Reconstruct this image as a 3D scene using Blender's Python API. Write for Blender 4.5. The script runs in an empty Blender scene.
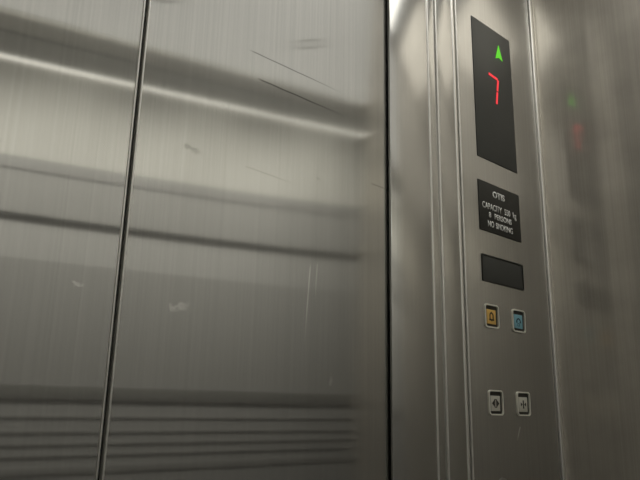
import bpy, bmesh, math, random
from mathutils import Vector, Matrix
random.seed(4)
S = bpy.context.scene
COL = S.collection

# ------------------------------------------------------------------ camera
F_PX, YAW, PITCH, ROLL = 650.515, math.radians(41.6194), math.radians(14.8138), math.radians(1.1629)
EYE = Vector((0.0, -0.55, 1.25))
cy, sy, cp, sp = math.cos(YAW), math.sin(YAW), math.cos(PITCH), math.sin(PITCH)
fwd = Vector((sy*cp, cy*cp, sp)); rgt = Vector((cy, -sy, 0)); upv = rgt.cross(fwd)
c_, s_ = math.cos(ROLL), math.sin(ROLL)
r2, u2 = c_*rgt + s_*upv, -s_*rgt + c_*upv
cam = bpy.data.cameras.new('camera'); camo = bpy.data.objects.new('camera', cam); COL.objects.link(camo)
camo.matrix_world = Matrix(((r2.x, u2.x, -fwd.x, EYE.x), (r2.y, u2.y, -fwd.y, EYE.y), (r2.z, u2.z, -fwd.z, EYE.z), (0, 0, 0, 1)))
cam.sensor_width = 36; cam.lens = F_PX*36/640; cam.clip_start = 0.01
S.camera = camo

# ------------------------------------------------------------------ world, exposure, large lights
W = bpy.data.worlds.new('world'); S.world = W; W.use_nodes = True
W.node_tree.nodes['Background'].inputs[0].default_value = (0.02, 0.02, 0.02, 1)
W.node_tree.nodes['Background'].inputs[1].default_value = 0.0
vs = S.view_settings
vs.view_transform = 'Standard'; vs.look = 'None'; vs.gamma = 1.0; vs.exposure = 0.0; vs.use_curve_mapping = False
ZC = 2.225                     # ceiling height
XR, XL, YB = 1.0155, -0.50, -1.32
XB, YS = 1.92, -0.455          # rear bay is wider than the front return
WARM = (1.0, 0.985, 0.92)
def area(loc, sx, sy_, power, col=WARM, rot=(0, 0, 0)):
    l = bpy.data.lights.new('ceiling_glow', 'AREA'); l.shape = 'RECTANGLE'; l.size = sx; l.size_y = sy_
    l.energy = power; l.color = col
    o = bpy.data.objects.new('ceiling_glow', l); o.location = loc; o.rotation_euler = rot; COL.objects.link(o); return o
SPOT_SIDE = 0.78
WASH = 12.0                    # adjustable downlights turned towards the rear wall
PANEL_GLOW = 0.46              # luminous ceiling panel

# ------------------------------------------------------------------ materials
def mat(name):
    m = bpy.data.materials.new(name); m.use_nodes = True
    nt = m.node_tree; b = nt.nodes['Principled BSDF']
    return m, nt, b
def plain(name, col, rough=0.5, metal=0.0, emit=None, strength=1.0, spec=0.5):
    m, nt, b = mat(name)
    b.inputs['Base Color'].default_value = (*col, 1); b.inputs['Roughness'].default_value = rough
    b.inputs['Metallic'].default_value = metal; b.inputs['Specular IOR Level'].default_value = spec
    if emit:
        b.inputs['Emission Color'].default_value = (*emit, 1); b.inputs['Emission Strength'].default_value = strength
    return m
def N(nt, t, **kw):
    n = nt.nodes.new(t)
    for k, v in kw.items(): setattr(n, k, v)
    return n
def mth(nt, op, a, b=None, c=None, clamp=False):
    n = nt.nodes.new('ShaderNodeMath'); n.operation = op; n.use_clamp = clamp
    for i, v in enumerate((a, b, c)):
        if v is None: continue
        if isinstance(v, (int, float)): n.inputs[i].default_value = v
        else: nt.links.new(v, n.inputs[i])
    return n.outputs[0]
def steel(name, col=(0.60, 0.595, 0.57), rough=0.13, aniso=0.85, tang=(1, 0, 0), broad=0.25, broad_rough=0.5,
          grain=0.13, marks=(), warp=0.0, blotch=0.0, twist=0.0):
    """brushed stainless steel with a vertical grain: a tight lobe stretched across the grain over a broad one"""
    m, nt, b = mat(name); L = nt.links
    geo = N(nt, 'ShaderNodeNewGeometry')
    mp = N(nt, 'ShaderNodeMapping'); mp.inputs['Scale'].default_value = (420, 420, 2.5)
    L.new(geo.outputs['Position'], mp.inputs['Vector'])
    nz = N(nt, 'ShaderNodeTexNoise'); nz.inputs['Scale'].default_value = 1.0; nz.inputs['Detail'].default_value = 3
    L.new(mp.outputs[0], nz.inputs['Vector'])
    f = mth(nt, 'MULTIPLY_ADD', nz.outputs['Fac'], grain*2, 1-grain)
    if blotch:
        n2 = N(nt, 'ShaderNodeTexNoise'); n2.inputs['Scale'].default_value = 14; n2.inputs['Detail'].default_value = 5
        L.new(geo.outputs['Position'], n2.inputs['Vector'])
        f = mth(nt, 'MULTIPLY', f, mth(nt, 'MULTIPLY_ADD', n2.outputs['Fac'], blotch*2, 1-blotch))
    sep = N(nt, 'ShaderNodeSeparateXYZ'); L.new(geo.outputs['Position'], sep.inputs[0])
    for (x0, z0, x1, z1, w, gain, wob) in marks:          # scratches and scuffs: distance to a segment on the panel
        dx, dz = x1-x0, z1-z0; ll = math.hypot(dx, dz); ux, uz = dx/ll, dz/ll
        px = mth(nt, 'SUBTRACT', sep.outputs['X'], x0); pz = mth(nt, 'SUBTRACT', sep.outputs['Z'], z0)
        t = mth(nt, 'ADD', mth(nt, 'MULTIPLY', px, ux), mth(nt, 'MULTIPLY', pz, uz))
        d = mth(nt, 'SUBTRACT', mth(nt, 'MULTIPLY', px, uz), mth(nt, 'MULTIPLY', pz, ux))
        nw = N(nt, 'ShaderNodeTexNoise'); nw.inputs['Scale'].default_value = 55 if wob < .5 else 260; L.new(geo.outputs['Position'], nw.inputs['Vector'])
        d = mth(nt, 'ADD', d, mth(nt, 'MULTIPLY', mth(nt, 'SUBTRACT', nw.outputs['Fac'], 0.5), w*(1.2 if wob < .5 else 3.2)))
        a = mth(nt, 'SUBTRACT', 1.0, mth(nt, 'DIVIDE', mth(nt, 'ABSOLUTE', d), w), clamp=True)
        e0 = mth(nt, 'MULTIPLY', t, 1/(0.06*ll), clamp=True)
        e1 = mth(nt, 'MULTIPLY', mth(nt, 'SUBTRACT', ll, t), 1/(0.45*ll), clamp=True)
        k = mth(nt, 'MULTIPLY', mth(nt, 'MULTIPLY', e0, e1), mth(nt, 'POWER', a, 0.6))
        f = mth(nt, 'MULTIPLY', f, mth(nt, 'MULTIPLY_ADD', k, gain-1, 1.0))
    mx = N(nt, 'ShaderNodeMix', data_type='RGBA', blend_type='MULTIPLY'); mx.inputs['Factor'].default_value = 1
    mx.inputs['A'].default_value = (*col, 1)
    cb = N(nt, 'ShaderNodeCombineColor')
    for i in range(3): L.new(f, cb.inputs[i])
    L.new(cb.outputs[0], mx.inputs['B'])
    b.inputs['Metallic'].default_value = 1.0; b.inputs['Roughness'].default_value = rough
    b.inputs['Anisotropic'].default_value = aniso
    tg = N(nt, 'ShaderNodeCombineXYZ')
    for i in range(3): tg.inputs[i].default_value = tang[i]
    L.new(tg.outputs[0], b.inputs['Tangent']); L.new(mx.outputs['Result'], b.inputs['Base Color'])
    b2 = N(nt, 'ShaderNodeBsdfPrincipled'); b2.inputs['Metallic'].default_value = 1.0
    b2.inputs['Roughness'].default_value = broad_rough; L.new(mx.outputs['Result'], b2.inputs['Base Color'])
    if warp:
        n3 = N(nt, 'ShaderNodeTexNoise'); n3.inputs['Scale'].default_value = 4.0; n3.inputs['Detail'].default_value = 1.0
        L.new(geo.outputs['Position'], n3.inputs['Vector'])
        bp = N(nt, 'ShaderNodeBump'); bp.inputs['Strength'].default_value = 1.0; bp.inputs['Distance'].default_value = warp
        L.new(n3.outputs['Fac'], bp.inputs['Height']); L.new(bp.outputs[0], b.inputs['Normal'])
    if twist:                                             # thin sheet, slightly wrung: it faces a little lower towards the jamb, higher up
        k = mth(nt, 'MINIMUM', mth(nt, 'MAXIMUM', mth(nt, 'SUBTRACT', sep.outputs['X'], 0.10), 0.0), 0.50)
        mr = N(nt, 'ShaderNodeMapRange', interpolation_type='SMOOTHSTEP'); mr.inputs['From Min'].default_value = 1.20; mr.inputs['From Max'].default_value = 1.58
        L.new(sep.outputs['Z'], mr.inputs['Value'])
        cv = N(nt, 'ShaderNodeCombineXYZ'); L.new(mth(nt, 'MULTIPLY', mth(nt, 'MULTIPLY', k, mr.outputs['Result']), -twist), cv.inputs[2])
        va = N(nt, 'ShaderNodeVectorMath', operation='ADD'); L.new(geo.outputs['Normal'], va.inputs[0]); L.new(cv.outputs[0], va.inputs[1])
        vn = N(nt, 'ShaderNodeVectorMath', operation='NORMALIZE'); L.new(va.outputs[0], vn.inputs[0])
        L.new(vn.outputs[0], b.inputs['Normal'])
    ms = N(nt, 'ShaderNodeMixShader'); ms.inputs[0].default_value = broad
    L.new(b.outputs[0], ms.inputs[1]); L.new(b2.outputs[0], ms.inputs[2])
    L.new(ms.outputs[0], nt.nodes['Material Output'].inputs['Surface'])
    return m

DOOR_MARKS = [(0.3789, 1.6514, 0.5310, 1.6506, 0.0010, 0.45, 0), (0.3921, 1.6201, 0.5350, 1.6194, 0.0013, 0.35, 0),
              (0.4802, 1.4157, 0.4743, 1.3200, 0.0010, 1.7, 0), (0.4910, 1.4186, 0.4884, 1.3745, 0.0009, 1.55, 0),
              (0.3055, 1.5116, 0.3300, 1.5077, 0.0035, 0.72, 1), (0.3033, 1.3424, 0.3290, 1.3505, 0.0045, 1.45, 1),
              (0.2080, 1.3545, 0.2210, 1.3526, 0.0022, 1.5, 1), (0.5800, 1.5402, 0.6400, 1.5380, 0.0011, 0.6, 0),
              (0.3805, 1.5094, 0.4600, 1.5062, 0.0010, 0.8, 0), (0.5139, 1.2790, 0.5170, 1.2920, 0.0030, 1.3, 1),
              (0.4860, 1.5236, 0.4945, 1.5210, 0.0018, 0.75, 1)]
M_DOOR = steel('brushed_steel_door', twist=0.14, marks=DOOR_MARKS, rough=0.07, aniso=1.0, broad=0.22, broad_rough=0.45)
M_JAMB = steel('brushed_steel_jamb', rough=0.15, aniso=0.85, broad=0.25)
M_PANEL = steel('brushed_steel_panel', rough=0.17, aniso=0.80, broad=0.30,
                marks=[(0.8935, 1.2350, 0.8827, 1.2145, 0.0016, 1.9, 0)])
M_SIDE = steel('satin_steel_side_wall', col=(0.74, 0.70, 0.635), rough=0.14, aniso=0.0, tang=(0, 1, 0), broad=0.55, broad_rough=0.65, warp=0.0015, blotch=0.2)
M_EDGE = steel('highlit_steel_edge', col=(0.90, 0.89, 0.85), rough=0.30, aniso=0.0, broad=0.5, broad_rough=0.6, grain=0.02)  # paler than the other steel, painting in the light that rounded edges catch
M_REAR = plain('grey_laminate', (0.36, 0.355, 0.335), 0.55)
M_REARTOP = plain('glow_tinted_laminate', (0.62, 0.61, 0.56), 0.55)  # paler tint imitates light on the upper back wall; trim rings share it
M_REARLOW = plain('dark_laminate', (0.36, 0.355, 0.34), 0.6)
M_CEIL = plain('grey_ceiling_metal', (0.50, 0.48, 0.45), 0.6)
M_FLOOR = plain('dark_floor', (0.09, 0.085, 0.08), 0.6)
M_FRAMEMETAL = plain('grey_trim_metal', (0.31, 0.305, 0.29), 0.5)
M_RIB = plain('grey_rib', (0.29, 0.285, 0.27), 0.5)
M_RAIL = plain('dark_rail', (0.19, 0.185, 0.17), 0.4)
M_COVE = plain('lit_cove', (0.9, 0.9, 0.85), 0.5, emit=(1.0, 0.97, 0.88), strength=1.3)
M_BLACK = plain('black_rubber', (0.03, 0.03, 0.03), 0.6)
M_DISP = plain('smoked_plastic', (0.047, 0.050, 0.047), 0.4)
M_SIGN = plain('black_sign', (0.018, 0.019, 0.016), 0.4)
M_WHITE = plain('white_lettering', (0.95, 0.95, 0.93), 0.6)
M_GREEN = plain('green_led', (0.02, 0.1, 0.01), 0.4, emit=(0.10, 0.62, 0.012), strength=1.0)
M_RED = plain('red_led', (0.1, 0.01, 0.01), 0.4, emit=(0.95, 0.045, 0.06), strength=1.0)
M_FRAME = plain('ivory_frame', (0.88, 0.86, 0.76), 0.3)
M_WELL = plain('dark_well', (0.035, 0.032, 0.026), 0.6)
M_AMBER = plain('amber_cap', (0.86, 0.55, 0.15), 0.4)
M_BLUE = plain('blue_cap', (0.24, 0.50, 0.60), 0.4)
M_GREY = plain('grey_cap', (0.66, 0.64, 0.56), 0.45)
M_BROWN = plain('dark_brown_print', (0.06, 0.03, 0.008), 0.6)
M_NAVY = plain('dark_blue_print', (0.01, 0.055, 0.09), 0.6)
M_INK = plain('dark_grey_print', (0.035, 0.03, 0.025), 0.6)
M_PANELGLOW = plain('opal_panel', (0.8, 0.8, 0.77), 0.5, emit=(1.0, 0.98, 0.92), strength=PANEL_GLOW)
M_LAMP = plain('lamp_lens', (0.9, 0.9, 0.85), 0.5, emit=(1, 0.96, 0.88), strength=4.0)

# ------------------------------------------------------------------ mesh helpers
def add_box(bm, x0, x1, y0, y1, z0, z1, bev=0.0, seg=3):
    b2 = bmesh.new(); bmesh.ops.create_cube(b2, size=1)
    for v in b2.verts:
        v.co = Vector(((x0+x1)/2+v.co.x*(x1-x0), (y0+y1)/2+v.co.y*(y1-y0), (z0+z1)/2+v.co.z*(z1-z0)))
    if bev: bmesh.ops.bevel(b2, geom=list(b2.edges), offset=bev, segments=seg, profile=0.5, affect='EDGES')
    me = bpy.data.meshes.new('tmp'); b2.to_mesh(me); b2.free(); bm.from_mesh(me); bpy.data.meshes.remove(me)
def obj(name, bm, m, parent=None, smooth=True):
    me = bpy.data.meshes.new(name); bmesh.ops.recalc_face_normals(bm, faces=list(bm.faces)); bm.to_mesh(me); bm.free()
    if smooth:
        for p in me.polygons: p.use_smooth = True
        me.set_sharp_from_angle(angle=math.radians(40))
    me.materials.append(m)
    o = bpy.data.objects.new(name, me); COL.objects.link(o)
    if parent: o.parent = parent; o.matrix_parent_inverse = Matrix.Translation(-parent.location)
    return o
def box(name, m, dims, parent=None, bev=0.0, seg=3):
    bm = bmesh.new(); add_box(bm, *dims, bev=bev, seg=seg); return obj(name, bm, m, parent)
def struct(o, label=None, cat=None):
    o['kind'] = 'structure'
    if label: o['label'] = label
    if cat: o['category'] = cat
    return o
def thing(name, label, cat, loc, group=None):
    o = bpy.data.objects.new(name, None); o.location = loc; o.empty_display_size = 0.05; COL.objects.link(o)
    o['label'] = label; o['category'] = cat
    if group: o['group'] = group
    return o
def poly(bm, pts, y0, y1):
    """prism from an outline in the x-z plane between two depths"""
    a = [bm.verts.new((x, y0, z)) for x, z in pts]; b = [bm.verts.new((x, y1, z)) for x, z in pts]
    n = len(pts); bm.faces.new(a); bm.faces.new(b[::-1])
    for i in range(n): bm.faces.new((a[i], a[(i+1) % n], b[(i+1) % n], b[i]))
def rrect(cx, cz, w, h, r, n=5):
    p = []
    for sx, sz, a0 in ((1, 1, 0), (-1, 1, 90), (-1, -1, 180), (1, -1, 270)):
        for i in range(n+1):
            a = math.radians(a0+90*i/n); p.append((cx+sx*(w/2-r)+r*math.cos(a), cz+sz*(h/2-r)+r*math.sin(a)))
    return p
def ring(bm, outer, inner, y0, y1):
    n = len(outer)
    def loop(p, y): return [bm.verts.new((x, y, z)) for x, z in p]
    a, b, c, d = loop(outer, y0), loop(inner, y0), loop(outer, y1), loop(inner, y1)
    for i in range(n):
        j = (i+1) % n
        bm.faces.new((a[i], a[j], b[j], b[i])); bm.faces.new((c[j], c[i], d[i], d[j]))
        bm.faces.new((a[j], a[i], c[i], c[j])); bm.faces.new((b[i], b[j], d[j], d[i]))
def bar(bm, x0, z0, x1, z1, w, y0, y1):
    dx, dz = x1-x0, z1-z0; l = math.hypot(dx, dz); nx, nz = -dz/l*w/2, dx/l*w/2
    poly(bm, [(x0+nx, z0+nz), (x0-nx, z0-nz), (x1-nx, z1-nz), (x1+nx, z1+nz)], y0, y1)
def arc_bar(bm, cx, cz, r, a0, a1, w, y0, y1, n=14):
    o = [(cx+(r+w/2)*math.cos(math.radians(a0+(a1-a0)*i/n)), cz+(r+w/2)*math.sin(math.radians(a0+(a1-a0)*i/n))) for i in range(n+1)]
    q = [(cx+(r-w/2)*math.cos(math.radians(a0+(a1-a0)*i/n)), cz+(r-w/2)*math.sin(math.radians(a0+(a1-a0)*i/n))) for i in range(n+1)]
    for i in range(n): poly(bm, [o[i], o[i+1], q[i+1], q[i]], y0, y1)

# ------------------------------------------------------------------ the car: shell
struct(box('floor', M_FLOOR, (XL-.05, XB+.05, YB-.05, 0.10, -0.05, 0)))
bm = bmesh.new(); add_box(bm, XL-.05, XB+.05, YB-.05, 0.10, ZC, ZC+.05); struct(obj('ceiling', bm, M_CEIL))
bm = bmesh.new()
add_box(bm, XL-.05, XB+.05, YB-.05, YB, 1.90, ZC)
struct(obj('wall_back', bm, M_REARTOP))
struct(box('wall_back_frieze', M_REAR, (XL-.05, XB+.05, YB-.05, YB, 1.765, 1.90)))
struct(box('wall_back_middle', M_REAR, (XL-.05, XB+.05, YB-.05, YB, 1.32, 1.64)))
struct(box('wall_back_lower', M_REARLOW, (XL-.05, XB+.05, YB-.05, YB, 0, 1.32)))
struct(box('wall_left', M_REAR, (XL-.05, XL, YB, 0.0, 0, ZC)))
struct(box('wall_right', M_SIDE, (XR, XR+.03, YS, 0.06, 0, ZC)))
bm = bmesh.new(); add_box(bm, XR+.03, XB+.05, YS, YS+.03, 0, ZC); struct(obj('wall_rear_return', bm, M_REAR))
struct(box('wall_rear_right', M_REAR, (XB, XB+.05, YB, YS, 0, ZC)))
struct(box('trim_12', M_REAR, (XL, XB, YB+.004, YB+.14, ZC-.006, ZC)))
# back wall trims: lit gap under the ceiling, dark joint, added shading recess, handrail, bumper strips
struct(box('trim_1', M_COVE, (XL, XB, YB, YB+.012, ZC-.013, ZC-.003)))
struct(box('trim_2', M_FRAMEMETAL, (XL, XB, YB, YB+.006, 1.890, 1.925)))
bm = bmesh.new()                              # added recess in the rear wall, sloped so its shade fades downwards
pr = [(YB-.05, 1.64), (YB, 1.64), (YB-.028, 1.765), (YB-.05, 1.765)]
a = [bm.verts.new((XL, y, z)) for y, z in pr]; b = [bm.verts.new((XB, y, z)) for y, z in pr]
bm.faces.new(a); bm.faces.new(b[::-1])
for k in range(4): bm.faces.new((a[k], a[(k+1) % 4], b[(k+1) % 4], b[k]))
struct(obj('trim_3', bm, M_REAR))
struct(box('trim_4', M_RAIL, (XL, XB, YB, YB+.008, 1.266, 1.305), bev=.002))
bm = bmesh.new()
for z in (1.222, 1.182, 1.150, 1.120): add_box(bm, XL, XB, YB, YB+.004, z-.0045, z+.0045, bev=.001)
add_box(bm, XL, XB, YB, YB+.004, 1.070, 1.092, bev=.001)
struct(obj('trim_5', bm, M_RIB))

# ------------------------------------------------------------------ sliding doors
DY = 0.0065
def door(name, x0, x1, label):
    z0, z1 = 0.01, 2.12; nx, nz = 40, 90
    bm = bmesh.new()
    g = [[bm.verts.new((x0+(x1-x0)*i/nx, DY, z0+(z1-z0)*k/nz)) for k in range(nz+1)] for i in range(nx+1)]
    for i in range(nx):
        for k in range(nz): bm.faces.new((g[i][k], g[i+1][k], g[i+1][k+1], g[i][k+1]))
    bl = [bm.verts.new((x, DY+.06, z)) for x, z in ((x0, z0), (x1, z0), (x1, z1), (x0, z1))]
    bm.faces.new(bl)
    bm.faces.new([g[0][k] for k in range(nz+1)]+[bl[3], bl[0]])
    bm.faces.new([g[nx][k] for k in range(nz+1)]+[bl[2], bl[1]])
    bm.faces.new([g[i][0] for i in range(nx+1)]+[bl[1], bl[0]])
    bm.faces.new([g[i][nz] for i in range(nx+1)]+[bl[2], bl[3]])
    return struct(obj(name, bm, M_DOOR), label, 'door')
d1 = door('door_1', -0.16, 0.2483, 'brushed steel left sliding lift door, on the far side of the dark seam')
d2 = door('door_2', 0.2539, 0.645, 'scratched brushed steel right sliding lift door beside the jamb')
def strip(xa, xb, ya, yb, bev):
    """long thin bar with rounded front edges"""
    prof = [(xa, yb), (xa, ya+bev), (xa+bev*.3, ya+bev*.3), (xa+bev, ya), (xb-bev, ya), (xb-bev*.3, ya+bev*.3), (xb, ya+bev), (xb, yb)]
    bm = bmesh.new(); rows = []
    for k in range(61):
        z = 0.01+2.11*k/60
        rows.append([bm.verts.new((x, DY+y, z)) for x, y in prof])
    for a, b in zip(rows, rows[1:]):
        for i in range(len(prof)):
            j = (i+1) % len(prof); bm.faces.new((a[i], a[j], b[j], b[i]))
    bm.faces.new(rows[0]); bm.faces.new(rows[-1]); return bm
for d, xa, xb in ((d1, 0.2472, 0.2493), (d2, 0.2529, 0.2550)):
    e = obj('edge_strip', strip(xa, xb, -.0012, .02, .0009), M_EDGE, d); e['label'] = 'bright folded edge along the seam'
e = obj('rubber_seal', strip(0.2493, 0.2529, .004, .03, .0005), M_BLACK, d1); e['label'] = 'black rubber seal in the seam'

# ------------------------------------------------------------------ jamb and front return
def post(name, x0, x1, y0, y1, m, label, bev=.0016, z1=ZC):
    bm = bmesh.new(); add_box(bm, x0, x1, y0, y1, 0, z1, bev=bev); return struct(obj(name, bm, m), label, 'trim')
p6 = post('trim_6', 0.6125, 0.6995, 0.0, 0.004, M_JAMB, 'broad brushed steel door jamb right of the doors')
post('trim_7', 0.6985, 0.7225, 0.0015, 0.05, M_JAMB, 'narrow recessed steel strip between jamb and return')
p8 = post('trim_8', 0.7200, 0.7665, 0.0005, 0.05, M_JAMB, 'slim brushed steel return post left of the control panel')
struct(box('trim_9', M_JAMB, (0.7650, 0.7800, 0.008, 0.05, 0, ZC)))
for p, xa, xb, y in ((p6, .6968, .7008, -.0010), (p8, .7182, .7220, -.0008), (p8, .7610, .7672, -.0004)):
    bm = bmesh.new(); add_box(bm, xa, xb, y, y+.006, 0, ZC, bev=.0017, seg=4)
    e = obj('edge_bead', bm, M_EDGE, p); e['label'] = 'bright rounded edge'
post('trim_10', 1.0048, 1.0160, -0.0035, 0.03, M_EDGE, 'bright corner trim between control panel and side wall', bev=.002)
struct(box('trim_11', M_BLACK, (0.995, 1.006, 0.010, 0.05, 0, ZC)))
struct(box('wall_front_left', M_JAMB, (XL, -0.10, 0.0, 0.018, 0, ZC)))
struct(box('wall_front_header', M_JAMB, (-0.10, 0.6125, 0.0, 0.018, 2.08, ZC)))

# ------------------------------------------------------------------ control panel
cpn = thing('control_panel', 'tall brushed steel lift control panel with four square push buttons', 'control panel', (0.89, 0, 0.25))
FX0, FX1 = 0.7712, 1.0015
fp = box('faceplate', M_PANEL, (FX0, FX1, -0.001, 0.010, 0.25, 2.20), cpn, bev=.0012)
bm = bmesh.new(); add_box(bm, FX0-.0012, FX0+.0020, -.0016, .006, .25, 2.20, bev=.0014, seg=4); e = obj('edge_bead', bm, M_EDGE, cpn); e['label'] = 'bright rounded left edge'
# dark window between sign and buttons
iw = box('dark_window', M_DISP, (0.8130, 0.9250, -0.0018, 0.002, 1.4445, 1.4855), cpn, bev=.0005); iw['label'] = 'blank dark plastic window under the sign'
bm = bmesh.new(); ring(bm, rrect(.8690, 1.465, .1135, .042, .0015), rrect(.8690, 1.465, .1095, .038, .001), -0.0026, -0.0010)
obj('rim', bm, M_SIGN, iw)
def button(cx, cz, capm, label, sym):
    f = None
    bm = bmesh.new(); o_, i_ = rrect(cx, cz, .0355, .0352, .0050), rrect(cx, cz, .0317, .0312, .0034)
    ring(bm, o_, i_, -0.0036, 0.0)
    b = obj('push_button', bm, M_FRAME, cpn); b['label'] = label
    for p in b.data.polygons: p.use_smooth = False
    bm = bmesh.new(); poly(bm, i_, -0.0014, -0.0011); obj('well', bm, M_WELL, b)
    bm = bmesh.new(); add_box(bm, cx-.0128, cx+.0098, -0.0030, -0.0012, cz-.0118, cz+.0096, bev=.0005)
    obj('cap', bm, capm, b)
    bm = bmesh.new(); sym(bm, cx-.0016, cz-.001); 
    return b, bm
def bell(bm, x, z):
    y0, y1 = -0.0033, -0.0029; w = .0024
    arc_bar(bm, x, z+.0015, .0040, 0, 180, w, y0, y1)
    bar(bm, x-.0040, z+.0018, x-.0040, z-.0042, w, y0, y1); bar(bm, x+.0040, z+.0018, x+.0040, z-.0042, w, y0, y1)
    bar(bm, x-.0060, z-.0046, x+.0060, z-.0046, w, y0, y1); bar(bm, x, z+.0060, x, z+.0072, w, y0, y1)
    bar(bm, x-.0012, z-.0062, x+.0012, z-.0062, .0012, y0, y1)
def phone(bm, x, z):
    y0, y1 = -0.0033, -0.0029
    arc_bar(bm, x, z-.0010, .0052, 5, 175, .0022, y0, y1)
    bar(bm, x-.0066, z-.0012, x-.0034, z-.0012, .0020, y0, y1); bar(bm, x+.0034, z-.0012, x+.0066, z-.0012, .0020, y0, y1)
    ring(bm, rrect(x, z-.0050, .0060, .0046, .0010), rrect(x, z-.0050, .0046, .0032, .0006), y0, y1)
def open_sym(bm, x, z):
    y0, y1 = -0.0033, -0.0029
    poly(bm, [(x-.0090, z), (x-.0038, z+.0042), (x-.0038, z-.0042)], y0, y1); poly(bm, [(x+.0090, z), (x+.0038, z-.0042), (x+.0038, z+.0042)], y0, y1)
    bar(bm, x-.0022, z-.0055, x-.0022, z+.0055, .0018, y0, y1); bar(bm, x+.0022, z-.0055, x+.0022, z+.0055, .0018, y0, y1)
    bar(bm, x-.0022, z+.0055, x+.0022, z+.0055, .0010, y0, y1); bar(bm, x-.0022, z-.0055, x+.0022, z-.0055, .0010, y0, y1)
def close_sym(bm, x, z):
    y0, y1 = -0.0033, -0.0029
    poly(bm, [(x-.0025, z), (x-.0070, z-.0030), (x-.0070, z+.0030)], y0, y1); poly(bm, [(x+.0025, z), (x+.0070, z+.0030), (x+.0070, z-.0030)], y0, y1)
    bar(bm, x, z-.0060, x, z+.0060, .0028, y0, y1)
for cx, cz, cm, lab, sy_m, inkm, nm in ((.8305, 1.3925, M_AMBER, 'amber alarm button with bell symbol', bell, M_BROWN, 'bell_symbol'),
                                  (.9035, 1.3930, M_BLUE, 'blue intercom button with handset symbol', phone, M_NAVY, 'handset_symbol'),
                                  (.8305, 1.2680, M_GREY, 'grey door open button with outward arrows', open_sym, M_INK, 'arrow_symbol'),
                                  (.9035, 1.2680, M_GREY, 'grey door close button with inward arrows', close_sym, M_INK, 'arrow_symbol')):
    b, bm = button(cx, cz, cm, lab, sy_m); obj(nm, bm, inkm, b)
# key switch whose rim just shows at the lower edge
bm = bmesh.new(); kx, kz = .8385, 1.1535
circ = lambda r, n=32: [(kx+r*math.cos(2*math.pi*i/n), kz+r*math.sin(2*math.pi*i/n)) for i in range(n)]
ring(bm, circ(.0125), circ(.0085), -0.0035, 0); ks = obj('key_switch', bm, M_RAIL, cpn); ks['label'] = 'dark round key switch below the door buttons'
bm = bmesh.new(); poly(bm, circ(.0085), -0.0025, 0); obj('barrel', bm, M_EDGE, ks)

# ------------------------------------------------------------------ floor indicator
fi = thing('floor_indicator', 'tall dark floor indicator with green arrow and red figure seven', 'floor indicator', (0.8735, -0.001, 1.644))
box('display_window', M_DISP, (0.8137, 0.9268, -0.0022, 0.004, 1.6440, 1.8935), fi, bev=.0004)
bm = bmesh.new(); poly(bm, [(.8896, 1.8690), (.8789, 1.8400), (.8900, 1.8450), (.8999, 1.8422)], -0.0029, -0.0020)
a = obj('up_arrow', bm, M_GREEN, fi); a['label'] = 'green lit up arrow'
dg = bpy.data.objects.new('digit', None); dg.location = fi.location; COL.objects.link(dg); dg.parent = fi; dg.matrix_parent_inverse = Matrix.Translation(-fi.location)
dg['label'] = 'red lit seven segment figure 7'
w = .0040
for x0, z0, x1, z1 in ((.8560, 1.8022, .8812, 1.8004), (.8828, 1.7992, .8792, 1.7785), (.8786, 1.7755, .8750, 1.7532)):
    bm = bmesh.new(); bar(bm, x0, z0, x1, z1, w if abs(x1-x0) < .01 else .0040, -0.0029, -0.0020)
    sgo = obj('lit_segment', bm, M_RED); sgo.parent = dg; sgo.matrix_parent_inverse = Matrix.Translation(-fi.location)

# ------------------------------------------------------------------ capacity sign
cs = thing('capacity_sign', 'black capacity sign with white engraved lettering on the control panel', 'sign', (0.8717, -0.001, 1.5235))
box('plate', M_SIGN, (0.8113, 0.9262, -0.0024, 0.002, 1.5235, 1.6045), cs, bev=.0004)
def text(s, x0, x1, z0, z1, bold, sp=1.0, name='lettering'):
    cu = bpy.data.curves.new('txt', 'FONT'); cu.body = s; cu.size = 1; cu.extrude = 0.0; cu.offset = bold; cu.space_word = sp
    to = bpy.data.objects.new('txt', cu); COL.objects.link(to)
    me = bpy.data.meshes.new_from_object(to.evaluated_get(bpy.context.evaluated_depsgraph_get()))
    bpy.data.objects.remove(to); bpy.data.curves.remove(cu)
    xs = [v.co.x for v in me.vertices]; ys = [v.co.y for v in me.vertices if True]
    top = max(ys); base = 0.0; xa, xb = min(xs), max(xs)
    for v in me.vertices:
        v.co = Vector((x0+(v.co.x-xa)/(xb-xa)*(x1-x0), 0, z0+(v.co.y-base)/(top-base)*(z1-z0)))
    bm = bmesh.new(); bm.from_mesh(me); bpy.data.meshes.remove(me)
    r = bmesh.ops.extrude_face_region(bm, geom=list(bm.faces))
    for e in r['geom']:
        if isinstance(e, bmesh.types.BMVert): e.co.y -= .0003
    for v in bm.verts: v.co.y -= .0024
    o = obj(name, bm, M_WHITE, cs, smooth=False); return o
bpy.context.view_layer.update()
text('OTIS', 0.8488, 0.8824, 1.5832, 1.5935, 0.035)
text('CAPACITY  550  kg', 0.8196, 0.9144, 1.5605, 1.5705, 0.016, 1.2)
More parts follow.
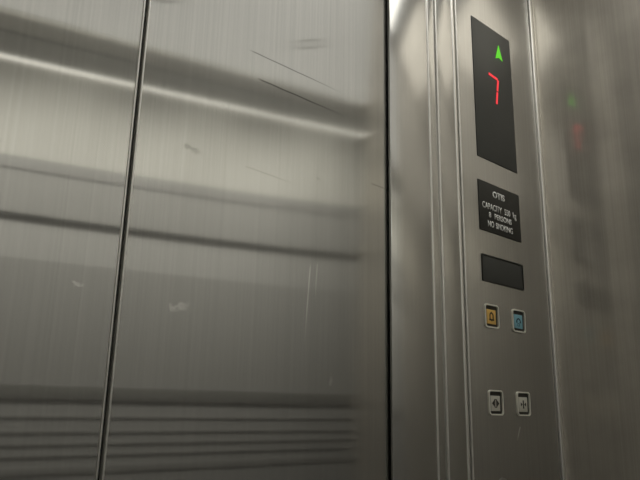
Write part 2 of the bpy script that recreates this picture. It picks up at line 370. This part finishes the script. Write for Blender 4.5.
text('8  PERSONS', 0.8360, 0.8992, 1.5475, 1.5562, 0.022, 1.4)
text('NO SMOKING', 0.8324, 0.9010, 1.5325, 1.5420, 0.018, 1.5)

# ------------------------------------------------------------------ ceiling lights
lp = thing('ceiling_light', 'wide luminous panel let into the ceiling', 'ceiling light', (.69, -.78, ZC))
box('lens', M_PANELGLOW, (-.42, 1.80, -1.06, -.50, ZC-.006, ZC-.002), lp)
bm = bmesh.new()
for a in ((-.44, -.42, -1.08, -.48), (1.80, 1.82, -1.08, -.48), (-.42, 1.80, -1.08, -1.06), (-.42, 1.80, -.50, -.48)): add_box(bm, *a, ZC-.010, ZC)
obj('frame', bm, M_EDGE, lp)
for x in (-.25, .2, .65, 1.1, 1.55):
    t = thing('ceiling_light', 'adjustable downlight turned towards the rear wall', 'ceiling light', (x, -.80, ZC), 'adjustable downlights')
    bm = bmesh.new(); ring(bm, [(.03*math.cos(i*math.pi/12), .03*math.sin(i*math.pi/12)) for i in range(24)], [(.024*math.cos(i*math.pi/12), .024*math.sin(i*math.pi/12)) for i in range(24)], 0, .004)
    for v in bm.verts: v.co = Vector((x+v.co.x, -.80+v.co.z, ZC-.006-v.co.y))
    obj('trim_ring', bm, M_REARTOP, t)
    l = bpy.data.lights.new('lamp', 'SPOT'); l.energy = WASH; l.color = WARM; l.spot_size = math.radians(100); l.spot_blend = 1.0; l.shadow_soft_size = .02
    o = bpy.data.objects.new('lamp', l); COL.objects.link(o); o.location = (x, -.80, ZC-.03)
    o.rotation_euler = Vector((0, -.5, -.42)).to_track_quat('-Z', 'Y').to_euler()

sl = thing('ceiling_light', 'short strip light in the ceiling along the right side wall', 'ceiling light', (.78, -.29, ZC))
box('lens', M_PANELGLOW, (.60, .96, -.44, -.14, ZC-.006, ZC), sl)
l = bpy.data.lights.new('lamp', 'AREA'); l.shape = 'RECTANGLE'; l.size = .35; l.size_y = .29; l.energy = SPOT_SIDE; l.color = WARM; l.spread = math.radians(130)
o = bpy.data.objects.new('lamp', l); COL.objects.link(o); o.location = (.78, -.29, ZC-.008)
